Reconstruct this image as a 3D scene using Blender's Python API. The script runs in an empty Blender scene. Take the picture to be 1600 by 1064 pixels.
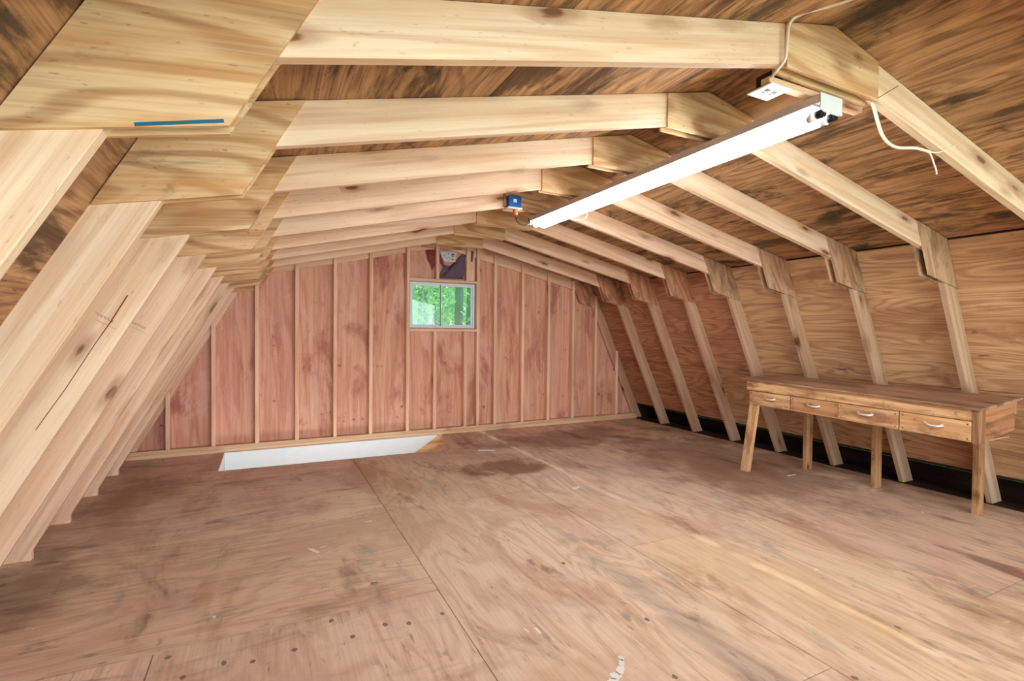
import bpy, bmesh, math, random
from mathutils import Vector, Matrix, noise
random.seed(7)
scn = bpy.context.scene
COL = scn.collection

def srgb(r, g, b):
    f = lambda c: (c/255/12.92) if c/255 <= .04045 else ((c/255+.055)/1.055)**2.4
    return (f(r), f(g), f(b), 1)

# ------------------------------------------------------------------ camera
cd = bpy.data.cameras.new('camera'); cam = bpy.data.objects.new('camera', cd); COL.objects.link(cam)
cd.sensor_width = 36; cd.lens = 784.49/1600*36; cd.clip_start = .02; cd.clip_end = 200
Rv = Vector((.89941653, -.43699737, .00912125)); Uv = Vector((0, .02081484, .99978335)); Fv = Vector((.43709256, .89922191, -.01870992))
M = Matrix((Rv, Uv, -Fv)).transposed().to_4x4(); M.translation = Vector((0, 0, 1.3129))
cam.matrix_world = M
scn.camera = cam
# ------------------------------------------------------------------ world, lights, exposure
w = bpy.data.worlds.new('sky'); scn.world = w; w.use_nodes = True
wn = w.node_tree.nodes; wl = w.node_tree.links
bg = wn['Background']
sky = wn.new('ShaderNodeTexSky'); sky.sky_type = 'HOSEK_WILKIE'; sky.turbidity = 6; sky.sun_direction = (.7, .1, .7)
mx = wn.new('ShaderNodeMix'); mx.data_type = 'RGBA'; mx.inputs[0].default_value = .8
mx.inputs[7].default_value = (.92, .97, 1, 1)
wl.new(sky.outputs[0], mx.inputs[6]); wl.new(mx.outputs[2], bg.inputs[0]); bg.inputs[1].default_value = 1.25

def area(name, loc, rot, sx, sy, power, color):
    l = bpy.data.lights.new(name, 'AREA'); l.shape = 'RECTANGLE'; l.size = sx; l.size_y = sy; l.energy = power; l.color = color
    o = bpy.data.objects.new(name, l); COL.objects.link(o); o.location = loc; o.rotation_euler = rot
    return o
# added fill lamp standing in for daylight at the unseen open front end
area('front_fill', (1.9, -2.9, 1.35), (math.radians(90), 0, 0), 5.6, 2.8, 235, (.88, .95, 1))
# lamp added below the floor so the white stairwell panel reads bright
area('stairwell_fill', (.7, 5.26, -.75), (math.radians(112), 0, 0), 2.0, .5, 9, (.95, .98, 1))
sun = bpy.data.lights.new('sun', 'SUN'); sun.energy = 5; sun.angle = .02; sun.color = (1, .95, .85)
so = bpy.data.objects.new('sun', sun); COL.objects.link(so); so.rotation_euler = (math.radians(6), math.radians(42), 0)
scn.view_settings.view_transform = 'Standard'; scn.view_settings.look = 'None'
scn.view_settings.gamma = 1; scn.view_settings.use_curve_mapping = False
scn.view_settings.exposure = 0.46

# ------------------------------------------------------------------ node helper
class NT:
    def __init__(s, name, rough=.7):
        s.m = bpy.data.materials.new(name); s.m.use_nodes = True
        s.t = s.m.node_tree; s.n = s.t.nodes; s.b = s.n['Principled BSDF']; s.b.inputs['Roughness'].default_value = rough
        s.b.inputs['Specular IOR Level'].default_value = .25
    def lk(s, a, b): s.t.links.new(a, b)
    def put(s, inp, v):
        if hasattr(v, 'is_output'): s.lk(v, inp)
        else: inp.default_value = v
    def math(s, op, a, b=0., c=None, clamp=False):
        n = s.n.new('ShaderNodeMath'); n.operation = op; n.use_clamp = clamp
        s.put(n.inputs[0], a); s.put(n.inputs[1], b)
        if c is not None: s.put(n.inputs[2], c)
        return n.outputs[0]
    def vmath(s, op, a, b):
        n = s.n.new('ShaderNodeVectorMath'); n.operation = op; s.put(n.inputs[0], a); s.put(n.inputs[1], b); return n.outputs[0]
    def coords(s, vary=True):
        tc = s.n.new('ShaderNodeTexCoord').outputs['Object']
        if not vary: return tc
        oi = s.n.new('ShaderNodeObjectInfo')
        v = s.n.new('ShaderNodeCombineXYZ')
        for k, a in enumerate((37., 53., 29.)): s.lk(s.math('MULTIPLY', oi.outputs['Random'], a), v.inputs[k])
        return s.vmath('ADD', tc, v.outputs[0])
    def noise(s, v, sc=(1, 1, 1), scale=1., detail=3., rough=.5, dist=0.):
        n = s.n.new('ShaderNodeTexNoise'); s.lk(s.vmath('MULTIPLY', v, sc), n.inputs['Vector'])
        n.inputs['Scale'].default_value = scale; n.inputs['Detail'].default_value = detail
        n.inputs['Roughness'].default_value = rough; n.inputs['Distortion'].default_value = dist
        return n.outputs['Fac']
    def ramp(s, v, lo, hi, a=0., b=1.):
        n = s.n.new('ShaderNodeMapRange'); n.interpolation_type = 'SMOOTHSTEP'; s.put(n.inputs[0], v)
        n.inputs[1].default_value = lo; n.inputs[2].default_value = hi; n.inputs[3].default_value = a; n.inputs[4].default_value = b
        return n.outputs[0]
    def mix(s, f, a, b, mode='MIX'):
        n = s.n.new('ShaderNodeMix'); n.data_type = 'RGBA'; n.blend_type = mode
        s.put(n.inputs[0], f); s.put(n.inputs[6], a); s.put(n.inputs[7], b); return n.outputs[2]
    def knots(s, v, sc, keep=.5, r=.12, rows=0.):
        """round dark knots on the faces (thickness ignored), in some Voronoi cells only, optionally gathered in rows across the grain"""
        n = s.n.new('ShaderNodeTexVoronoi'); wv = s.vmath('MULTIPLY', v, (sc[0], sc[1], 0)); s.lk(wv, n.inputs['Vector']); n.inputs['Scale'].default_value = 1
        n.inputs['Randomness'].default_value = .95
        sep = s.n.new('ShaderNodeSeparateColor'); s.lk(n.outputs['Color'], sep.inputs[0])
        sel = s.math('LESS_THAN', sep.outputs[0], keep)
        if rows:
            sx = s.n.new('ShaderNodeSeparateXYZ'); s.lk(v, sx.inputs[0])
            sel = s.math('MULTIPLY', sel, s.ramp(s.math('SINE', s.math('MULTIPLY', sx.outputs[0], 6.283/rows)), .55, .8))
        rr = s.math('MULTIPLY', s.math('ADD', s.math('MULTIPLY', sep.outputs[1], .6), .45), r)
        d = s.math('ADD', s.math('DIVIDE', n.outputs['Distance'], rr), s.math('MULTIPLY', s.math('SUBTRACT', s.noise(v, (14, 40, 40), 1, 2), .5), .9))
        return s.math('MULTIPLY', s.ramp(d, 1., .6), sel), s.math('MULTIPLY', s.ramp(d, 2.3, .9), sel)
    def tint(s, c):
        oi = s.n.new('ShaderNodeObjectInfo'); return s.mix(1., c, oi.outputs['Color'], 'MULTIPLY')
    def out(s, c, h=None, hs=.2, hd=.002):
        s.put(s.b.inputs['Base Color'], c)
        if h is not None:
            b = s.n.new('ShaderNodeBump'); b.inputs['Strength'].default_value = hs; b.inputs['Distance'].default_value = hd
            s.put(b.inputs['Height'], h); s.lk(b.outputs[0], s.b.inputs['Normal'])
        return s.m

def wood(name, light, dark, ring=(.5, 7, 7), nring=9., ringmix=.5, streak=.35, knot=((2.2, 9, 9), .35, .11), knotcol=srgb(110, 62, 38),
         stains=(), rough=.65, vary=True, warm=None, tint=True, bump=.25, fleck=0., rowknots=None):
    """grain along the object's own X axis; stains: (colour, scale xyz, lo, hi, amount, detail)"""
    t = NT(name, rough); v = t.coords(vary)
    n = t.noise(v, ring, 1, 1.6, .45, .25)
    r = t.math('SINE', t.math('MULTIPLY', n, nring*6.28))
    r = t.ramp(r, -.3, 1)
    fine = t.noise(v, (2.5, 110, 110), 1, 3, .6)
    med = t.noise(v, (1.1, 14, 14), 1, 3, .6)
    f = t.math('ADD', t.math('MULTIPLY', r, ringmix), t.math('MULTIPLY', t.ramp(fine, .35, .7), streak), clamp=True)
    c = t.mix(f, light, dark)
    c = t.mix(t.ramp(med, .42, .72, 0, .45), c, warm or dark)
    if knot:
        k, halo = t.knots(v, *knot)
        c = t.mix(t.math('MULTIPLY', halo, .75), c, tuple(x*.78 for x in dark[:3])+(1,))
        c = t.mix(t.math('MULTIPLY', k, .9), c, knotcol)
    if rowknots:
        k, halo = t.knots(v, *rowknots)
        c = t.mix(t.math('MULTIPLY', halo, .45), c, dark)
        c = t.mix(t.math('MULTIPLY', k, .85), c, knotcol)
    if fleck:
        c = t.mix(t.ramp(t.noise(v, (26, 95, 60), 1, 2, .5), .66, .74, 0, fleck), c, knotcol)
    for (col, sc, lo, hi, amt, det) in stains:
        c = t.mix(t.ramp(t.noise(v, sc, 1, det, .66, .5), lo, hi, 0, amt), c, col)
    if tint: c = t.tint(c)
    return t.out(c, f, bump, .0015)

def plain(name, col, rough=.5, metal=0., emit=0., grime=0.):
    t = NT(name, rough); t.b.inputs['Metallic'].default_value = metal
    v = t.coords(False)
    c = t.mix(t.ramp(t.noise(v, (9, 9, 9), 1, 4, .6), .45, .75, 0, max(grime, .08)), col, tuple(x*.45 for x in col[:3])+(1,))
    t.out(c)
    if emit:
        t.b.inputs['Emission Color'].default_value = (.93, .98, 1, 1); t.b.inputs['Emission Strength'].default_value = emit
    return t.m

M_LUM = wood('pine_lumber', srgb(238, 216, 192), srgb(202, 162, 128), (.35, 7, 7), 5, .38, .32, ((2.7, 9.5), .6, .20), srgb(118, 68, 44), warm=srgb(218, 176, 130),
             stains=((srgb(250, 232, 204), (.8, 5, 5), .52, .7, .5, 3),), fleck=.25)
M_GUS = wood('gusset_plywood', srgb(226, 198, 158), srgb(162, 114, 74), (.9, 5, 5), 7, .55, .32, ((5, 11), .25, .13), srgb(112, 84, 62),
             stains=((srgb(196, 142, 88), (1.4, 7, 7), .5, .68, .7, 4), (srgb(118, 92, 70), (3.2, 8, 8), .6, .74, .6, 5)), warm=srgb(200, 150, 96), fleck=.5)
M_GUSW = wood('weathered_gusset_plywood', srgb(206, 172, 140), srgb(146, 108, 80), (1.2, 7, 7), 6, .5, .4, None, srgb(70, 54, 46),
             stains=((srgb(96, 76, 66), (4, 9, 9), .5, .68, .75, 6), (srgb(170, 156, 128), (2, 5, 5), .52, .7, .5, 3)), fleck=.5)
M_ROOF = wood('stained_roof_plywood', srgb(200, 156, 114), srgb(124, 86, 58), (.9, 4.2, 4.2), 12, .42, .5, None, srgb(56, 42, 30),
              stains=((srgb(74, 52, 36), (1.3, 6, 6), .5, .62, .8, 8), (srgb(58, 54, 40), (2.2, 3.6, 3.6), .53, .66, .85, 9), (srgb(214, 168, 116), (2, 9, 9), .54, .68, .65, 7)), rough=.75, fleck=.5)
M_WALLR = wood('side_wall_plywood', srgb(222, 180, 136), srgb(160, 110, 76), (.7, 4.5, 4.5), 16, .44, .36, ((3, 4), .12, .06), srgb(96, 56, 38),
              stains=((srgb(150, 98, 66), (1.2, 4, 4), .52, .7, .6, 7), (srgb(84, 58, 48), (2.2, 5, 5), .6, .72, .75, 8)), rough=.75, fleck=.2)
M_BACK = wood('reddish_gable_plywood', srgb(230, 178, 150), srgb(190, 126, 100), (.3, 5, 5), 9, .32, .4, None, srgb(130, 60, 52),
              stains=((srgb(232, 188, 170), (1.2, 3, 3), .52, .68, .6, 7), (srgb(160, 86, 72), (1.1, 3.2, 3.2), .52, .68, .7, 8), (srgb(214, 170, 124), (1.3, 3, 3), .6, .74, .6, 5)), rough=.8, vary=True, fleck=.4, rowknots=((11, 11), .7, .2, .62))
M_DARK = wood('shade_dark_board', srgb(62, 44, 34), srgb(34, 24, 18), (.5, 4, 4), 6, .4, .3, None, rough=.9)  # dark brown with the eave cavity's black shade put into the colour
M_BENCHTOP = wood('worn_bench_top_plywood', srgb(190, 150, 120), srgb(124, 88, 66), (.8, 6, 6), 8, .4, .45, None, srgb(70, 50, 40),
              stains=((srgb(96, 68, 54), (2, 9, 9), .5, .64, .75, 7), (srgb(214, 186, 160), (2, 14, 14), .6, .7, .5, 6)), rough=.5, fleck=.5)
M_BENCH = wood('bench_pine', srgb(230, 190, 142), srgb(180, 126, 82), (.5, 9, 9), 5, .5, .35, ((6, 12), .5, .22), srgb(84, 48, 30),
              stains=((srgb(142, 98, 70), (3, 8, 8), .5, .66, .75, 8), (srgb(98, 66, 46), (5, 10, 10), .6, .72, .7, 8)), rough=.6, fleck=.6)
M_BENCHD = wood('old_bench_board', srgb(190, 144, 106), srgb(136, 94, 64), (.5, 9, 9), 5, .5, .35, ((4, 10), .3, .14), srgb(74, 46, 32),
              stains=((srgb(92, 64, 46), (2.4, 8, 8), .5, .7, .7, 6),), rough=.6, fleck=.35)

def floor_mat(cross=False):
    t = NT('worn_floor_plywood_crosswise' if cross else 'worn_floor_plywood', .55); v = t.coords(False)
    oi = t.n.new('ShaderNodeObjectInfo')
    vv = t.n.new('ShaderNodeCombineXYZ'); t.lk(t.math('MULTIPLY', oi.outputs['Random'], 41.), vv.inputs[0]); t.lk(t.math('MULTIPLY', oi.outputs['Random'], 23.), vv.inputs[2])
    u = t.vmath('ADD', v, vv.outputs[0])
    # grain along world Y
    n = t.noise(u, (.7, 3.0, 1) if cross else (3.0, .7, 1), 1, 2.2, .5, .5); r = t.ramp(t.math('SINE', t.math('MULTIPLY', n, 70)), -.2, 1)
    fine = t.noise(u, (3, 95, 1) if cross else (95, 3, 1), 1, 4, .65)
    f = t.math('ADD', t.math('MULTIPLY', r, .38), t.math('MULTIPLY', t.ramp(fine, .35, .7), .4), clamp=True)
    c = t.mix(f, srgb(234, 206, 180), srgb(196, 158, 130))
    S = lambda col, sc, lo, hi, a, d, dist=.5: t.mix(t.ramp(t.noise(v, sc, 1, d, .62, dist), lo, hi, 0, a), c, col)
    c = S(srgb(196, 158, 142), (.9, .6, 1), .48, .66, .5, 5)
    c = S(srgb(168, 124, 94), (1.7, .7, 1), .5, .64, .55, 8)
    c = S(srgb(228, 206, 178), (3, .9, 1), .54, .68, .65, 8)
    c = S(srgb(120, 84, 62), (3.4, 1.2, 1), .56, .7, .7, 9)
    c = S(srgb(148, 140, 134), (2.6, 1.1, 1.7), .58, .7, .55, 9)
    c = S(srgb(110, 96, 86), (11, 3.4, 1), .62, .72, .5, 9)
    sp = (7, 42, 1) if cross else (42, 7, 1)
    c = t.mix(t.ramp(t.noise(u, sp, 1, 5, .7), .6, .7, 0, .55), c, srgb(112, 82, 64))
    c = t.mix(t.ramp(t.noise(u, (sp[1]*1.6, sp[0]*.6, 3), 1, 5, .7), .62, .72, 0, .4), c, srgb(236, 220, 196))
    sx = t.n.new('ShaderNodeSeparateXYZ'); t.lk(v, sx.inputs[0]); left = t.ramp(sx.outputs[0], 1.1, .5)
    for col, sc, lo, hi, a in ((srgb(150, 110, 86), (1., 3.2, 1.3), .54, .68, .6), (srgb(204, 166, 150), (1.1, 2.4, 3.1), .5, .66, .6), (srgb(226, 198, 164), (1.3, 5, 2.2), .56, .7, .6), (srgb(116, 92, 80), (2.2, 8, 4.), .6, .7, .55)):
        c = t.mix(t.math('MULTIPLY', left, t.ramp(t.noise(v, sc, 1, 8, .64, .5), lo, hi, 0, a)), c, col)
    # big worn stains with a place of their own: (x, y, rx, ry, colour, amount)
    nz = t.noise(v, (2.2, 2.2, 2.2), 1, 5, .65, .3)
    sep = t.n.new('ShaderNodeSeparateXYZ'); t.lk(v, sep.inputs[0])
    for (x, y, rx, ry, col, a) in ((2.05, 4.35, .55, .32, srgb(122, 70, 44), .75), (3.4, 5.3, 1.3, .6, srgb(112, 68, 52), .55), (-.9, 4.8, .4, .7, srgb(140, 100, 76), .45),
            (4.2, 3.6, 1.1, 1.6, srgb(112, 74, 56), .5), (.2, 1.2, 1.2, .6, srgb(204, 160, 132), .5), (2.35, 2.2, .35, 1.3, srgb(222, 186, 142), .4),
            (1.7, 1.5, .10, 1.6, srgb(120, 112, 108), .35), (.9, 3.3, .7, .4, srgb(206, 176, 144), .4), (-1.1, 3.2, .3, .6, srgb(104, 78, 66), .5), (4.3, 2.1, .07, .45, srgb(222, 196, 160), .7)):
        dx = t.math('MULTIPLY', t.math('SUBTRACT', sep.outputs[0], x), 1/rx); dy = t.math('MULTIPLY', t.math('SUBTRACT', sep.outputs[1], y), 1/ry)
        d = t.math('SQRT', t.math('ADD', t.math('MULTIPLY', dx, dx), t.math('MULTIPLY', dy, dy)))
        d = t.math('ADD', d, t.math('MULTIPLY', t.math('SUBTRACT', nz, .5), 2.6))
        c = t.mix(t.ramp(d, 1.1, .45, 0, a), c, col)
    c = t.tint(c)
    return t.out(c, f, .2, .0012)
M_FLOOR = floor_mat(); M_FLOORX = floor_mat(True)
M_WHITE = plain('white_paint', srgb(232, 238, 240), .6)
M_ENAMEL = plain('pale_enamel_steel', srgb(206, 212, 210), .35, 0)
M_HOUSING = plain('grey_brown_housing', srgb(206, 190, 180), .45)
M_TUBE = plain('lit_tube', srgb(250, 250, 250), .3, 0, 30.)
M_BLACK = plain('black_plastic', srgb(24, 24, 26), .4)
M_METAL = plain('bright_metal', srgb(236, 234, 228), .3, .6)
M_BLUE = plain('blue_box_plastic', srgb(36, 92, 158), .4)
M_ORANGE = plain('orange_plastic', srgb(228, 120, 78), .4)
M_CABLEW = plain('white_cable_sheath', srgb(226, 216, 198), .5)
M_CABLEK = plain('dark_cable_sheath', srgb(48, 40, 38), .5)
M_BLUEPAINT = plain('blue_marker_paint', srgb(18, 98, 132), .5)
M_CLOTH = plain('dark_purple_cloth', srgb(112, 92, 112), .9, grime=.25)
M_MAROON = plain('maroon_cloth', srgb(146, 70, 72), .9, grime=.2)
M_PAPER = plain('white_paper', srgb(216, 218, 222), .8)
M_INK = plain('blue_grey_ink', srgb(62, 76, 96), .7)
M_SPLAT = plain('white_paint_splash', srgb(232, 228, 220), .6)
M_KNOT = plain('dark_plug', srgb(134, 114, 104), .6)
M_CRACK = plain('dark_crack', srgb(120, 74, 48), .9)
M_STAMP = plain('grey_stamp_ink', srgb(168, 144, 120), .8)
M_VINYL = plain('white_vinyl', srgb(226, 228, 240), .4)
def glass_mat():
    t = NT('milky_window_glass', .05)  # green-tinted and partly translucent, so the view looks milky
    out = t.n['Material Output']
    tr = t.n.new('ShaderNodeBsdfTransparent'); tr.inputs[0].default_value = (.74, .96, .87, 1)
    gl = t.n.new('ShaderNodeBsdfGlossy'); gl.inputs['Roughness'].default_value = .03
    df = t.n.new('ShaderNodeBsdfTranslucent'); df.inputs[0].default_value = (.8, .95, .9, 1)
    a = t.n.new('ShaderNodeMixShader'); a.inputs[0].default_value = .05; t.lk(tr.outputs[0], a.inputs[1]); t.lk(gl.outputs[0], a.inputs[2])
    b = t.n.new('ShaderNodeMixShader'); b.inputs[0].default_value = .12; t.lk(a.outputs[0], b.inputs[1]); t.lk(df.outputs[0], b.inputs[2])
    t.lk(b.outputs[0], out.inputs[0]); return t.m
M_GLASS = glass_mat()
def leaf_mat(name, c1, c2):
    t = NT(name, .6); v = t.coords(False)
    c = t.mix(t.ramp(t.noise(v, (2, 2, 2), 1, 3, .6), .35, .65), c1, c2)
    t.put(t.b.inputs['Base Color'], c)
    tr = t.n.new('ShaderNodeBsdfTranslucent'); t.put(tr.inputs[0], c)
    m = t.n.new('ShaderNodeMixShader'); m.inputs[0].default_value = .45
    t.lk(t.b.outputs[0], m.inputs[1]); t.lk(tr.outputs[0], m.inputs[2]); t.lk(m.outputs[0], t.n['Material Output'].inputs[0]); return t.m
M_LEAF = leaf_mat('leaves', srgb(96, 168, 84), srgb(186, 216, 112))
M_LEAF2 = leaf_mat('deep_leaves', srgb(70, 146, 96), srgb(120, 186, 120))
M_BARK = wood('bark', srgb(84, 104, 84), srgb(40, 58, 46), (1, 9, 9), 6, .5, .5, None, rough=.9)
M_GRASS = plain('lawn', srgb(110, 150, 84), .9, grime=.3)

# ------------------------------------------------------------------ object helpers
def link(name, me, parent=None, mat=None):
    o = bpy.data.objects.new(name, me); COL.objects.link(o)
    if mat: me.materials.append(mat)
    if parent: o.parent = parent
    return o
def empty(name, loc=(0, 0, 0)):
    o = bpy.data.objects.new(name, None); COL.objects.link(o); o.location = loc; o.empty_display_size = .1; return o
def tag(o, label=None, cat=None, group=None, kind=None):
    for k, v in (('label', label), ('category', cat), ('group', group), ('kind', kind)):
        if v: o[k] = v
    return o
def prism_bm(bm, poly, th):
    bot = [bm.verts.new((x, y, 0)) for x, y in poly]; top = [bm.verts.new((x, y, th)) for x, y in poly]
    n = len(poly); bm.faces.new(bot[::-1]); bm.faces.new(top)
    for i in range(n): bm.faces.new((bot[i], bot[(i+1) % n], top[(i+1) % n], top[i]))
def frame(o, org, ex, ey, parent=None):
    ex = Vector(ex).normalized(); ey = Vector(ey).normalized(); ez = ex.cross(ey)
    m = Matrix((ex, ey, ez)).transposed().to_4x4(); m.translation = Vector(org)
    if parent is not None:
        m = Matrix.Translation(-Vector(parent.location)) @ m
    o.matrix_basis = m
def prism(name, polys, th, org, ex, ey, mat, parent=None, bevel=0., color=None):
    """polys in (ex,ey) local coordinates, extruded along ex x ey"""
    if not isinstance(polys[0][0], (tuple, list)): polys = [polys]
    bm = bmesh.new()
    for p in polys: prism_bm(bm, p, th)
    bmesh.ops.recalc_face_normals(bm, faces=bm.faces)
    me = bpy.data.meshes.new(name); bm.to_mesh(me); bm.free()
    o = link(name, me, parent, mat); frame(o, org, ex, ey, parent)
    if bevel:
        b = o.modifiers.new('bevel', 'BEVEL'); b.width = bevel; b.segments = 1; b.limit_method = 'ANGLE'
    if color: o.color = color
    return o
def rect(a, b, c, d): return [(a, b), (c, b), (c, d), (a, d)]
def board(name, lo, hi, axis, mat, parent=None, bevel=.0015, color=None):
    """axis-aligned box with its grain (local X) along the given world axis"""
    lo = Vector(lo); hi = Vector(hi); d = hi-lo
    if axis == 'x': ex, ey, L = (1, 0, 0), (0, 1, 0), (d.x, d.y, d.z)
    elif axis == 'y': ex, ey, L = (0, 1, 0), (0, 0, 1), (d.y, d.z, d.x)
    else: ex, ey, L = (0, 0, 1), (1, 0, 0), (d.z, d.x, d.y)
    return prism(name, rect(0, 0, L[0], L[1]), L[2], lo, ex, ey, mat, parent, bevel, color)
def inxz(pts, o, ex):
    """world XZ points -> local (ex, ey) with ey = ex rotated so that ex x ey = -Y"""
    ex = Vector((ex[0], ex[1])).normalized(); ey = Vector((-ex.y, ex.x))
    return [((Vector(p)-Vector(o)).dot(ex), (Vector(p)-Vector(o)).dot(ey)) for p in pts]
def plateXZ(name, pts, y0, y1, ex, mat, parent=None, bevel=0., color=None):
    """polygon drawn in the XZ plane, from y0 (near) to y1 (far), grain along ex=(dx,dz)"""
    o = pts[0]
    return prism(name, inxz(pts, o, ex), y1-y0, (o[0], y1, o[1]), (ex[0], 0, ex[1]), (-ex[1], 0, ex[0]), mat, parent, bevel, color)
def tube(name, pts, r, mat, parent=None, smooth=True, caps=True, n=8):
    cu = bpy.data.curves.new(name, 'CURVE'); cu.dimensions = '3D'
    sp = cu.splines.new('NURBS' if smooth else 'POLY'); sp.points.add(len(pts)-1)
    off = Vector(parent.location) if parent else Vector()
    for i, p in enumerate(pts): sp.points[i].co = (*(Vector(p)-off), 1)
    if smooth: sp.use_endpoint_u = True; sp.order_u = 3
    cu.bevel_depth = r; cu.bevel_resolution = 2; cu.use_fill_caps = caps; cu.resolution_u = 6
    tmp = bpy.data.objects.new(name, cu); COL.objects.link(tmp)
    dg = bpy.context.evaluated_depsgraph_get(); me = bpy.data.meshes.new_from_object(tmp.evaluated_get(dg))
    bpy.data.objects.remove(tmp); me.name = name
    for f in me.polygons: f.use_smooth = True
    me.materials.clear()
    return link(name, me, parent, mat)
def cyl(name, p0, p1, r, mat, parent=None, n=20, r1=None):
    p0 = Vector(p0); p1 = Vector(p1); d = p1-p0
    bm = bmesh.new(); bmesh.ops.create_cone(bm, cap_ends=True, segments=n, radius1=r, radius2=r if r1 is None else r1, depth=d.length)
    bmesh.ops.translate(bm, verts=bm.verts, vec=(0, 0, d.length/2))
    me = bpy.data.meshes.new(name); bm.to_mesh(me); bm.free()
    for f in me.polygons: f.use_smooth = len(f.vertices) == 4
    o = link(name, me, parent, mat)
    m = d.to_track_quat('Z', 'Y').to_matrix().to_4x4(); m.translation = p0-(Vector(parent.location) if parent else Vector())
    o.matrix_basis = m; return o

# ------------------------------------------------------------------ gambrel profile (metres; X across, Y into the loft, Z up)
SL = .2283; AX, AZ = 1.984, 2.518
roof = lambda x: AZ-SL*abs(x-AX)
KL = (-.290, roof(-.290)); KR = (4.284, roof(4.284))          # outer knees
mL, mR = 1.83, 2.096                                           # slopes of the lower chords
outL = lambda z: KL[0]-(KL[1]-z)/mL
outR = lambda z: KR[0]+(KR[1]-z)/mR
inL = lambda z: outL(z)+.160
inR = lambda z: outR(z)-.155
VT = .150                                                      # vertical thickness of the upper rafters
def solve(f, a=1.0, b=2.2):
    for _ in range(60):
        m = (a+b)/2
        if f(m) > 0: b = m
        else: a = m
    return m
zl = solve(lambda z: z-(roof(inL(z))-VT)); KLi = (inL(zl), zl)
zr = solve(lambda z: z-(roof(inR(z))-VT)); KRi = (inR(zr), zr)
Y1, PITCH = 1.235, .6096
YB = 6.169                                                     # inner face of the gable sheathing
YF = -1.3                                                      # unseen front end, left open for the light
exL = (KL[0]-AX, KL[1]-AZ); exR = (KR[0]-AX, KR[1]-AZ)

# ------------------------------------------------------------------ structure: floor
HOLE = [(-.415, 5.31), (1.752, 5.27), (1.985, 6.079), (-.425, 6.079)]
floor = link('floor', bpy.data.meshes.new('floor'), None, M_DARK); tag(floor, kind='structure')
bm = bmesh.new()
def bx(bm, lo, hi):
    r = bmesh.ops.create_cube(bm, size=1)
    for v in r['verts']: v.co = Vector([lo[i]+(hi[i]-lo[i])*(v.co[i]+.5) for i in range(3)])
for lo, hi in (((-1.42, YF, -.2), (5.06, 5.2, -.02)), ((-1.42, 5.2, -.2), (-.53, 6.3, -.02)), ((2.06, 5.2, -.2), (5.06, 6.3, -.02))): bx(bm, lo, hi)
bm.to_mesh(floor.data); bm.free()
G = .004
xs = [-1.40, -.415, .775, 1.995, 3.215, 4.435, 5.05]
rows = {0: [YF, 0.0, 2.42, 3.82, 6.165], 1: [YF, 0.0, 2.42, 4.86, 6.165], 2: [YF, 1.2, 3.64, 6.165], 3: [YF, 0.0, 2.42, 4.86, 6.165], 4: [YF, 1.2, 3.64, 6.165], 5: [YF, 0.0, 2.42, 4.86, 6.165]}
def clip(poly, keep):
    out = []
    for i in range(len(poly)):
        a, b = poly[i], poly[(i+1) % len(poly)]; fa, fb = keep(a), keep(b)
        if fa >= 0: out.append(a)
        if fa*fb < 0:
            t = fa/(fa-fb); out.append((a[0]+(b[0]-a[0])*t, a[1]+(b[1]-a[1])*t))
    return out
cells = [(xs[i], rows[i][j], xs[i+1], rows[i][j+1], M_FLOOR) for i in range(2, 6) for j in range(len(rows[i])-1)]
cells += [(xs[0], YF, xs[1], 0, M_FLOOR), (xs[1], YF, xs[2], 0, M_FLOOR), (xs[0], 0, xs[1], 2.42, M_FLOOR), (xs[1], 0, xs[2], 2.42, M_FLOOR)]
cells += [(xs[0], 2.42, xs[2], 3.64, M_FLOORX), (xs[0], 3.64, xs[2], 4.86, M_FLOORX), (xs[0], 4.86, xs[2], 6.165, M_FLOORX)]
for (xa, ya, xb, yb_, FM) in cells:
    if True:
        P = rect(xa+G/2, ya+G/2, xb-G/2, yb_-G/2)
        polys = [P]
        if P[2][1] > 5.3 and P[0][0] < 1.99 and P[1][0] > -.42:      # cut the stair opening out
            polys = []
            h = HOLE
            nf = lambda p: (h[0][1]+(h[1][1]-h[0][1])*(p[0]-h[0][0])/(h[1][0]-h[0][0]))-p[1]
            rt = lambda p: (p[0]-(h[1][0]+(h[2][0]-h[1][0])*(p[1]-h[1][1])/(h[2][1]-h[1][1])))
            lf = lambda p: h[0][0]-p[0]
            bk = lambda p: p[1]-h[2][1]
            polys.append(clip(P, nf)); q = clip(P, lambda p: -nf(p))
            a = clip(q, rt)
            if len(a) > 2: polys.append(a)
            q = clip(q, lambda p: -rt(p)); a = clip(q, bk)
            if len(a) > 2: polys.append(a)
            a = clip(clip(q, lambda p: -bk(p)), lf)
            if len(a) > 2: polys.append(a)
            polys = [p for p in polys if len(p) > 2]
        c = .94+random.random()*.1
        o = prism('plywood_sheet', polys, .019, (0, 0, -.019), (1, 0, 0), (0, 1, 0), FM, floor, color=(c, c*random.uniform(.97, 1.01), c*random.uniform(.95, 1.02), 1))
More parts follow.
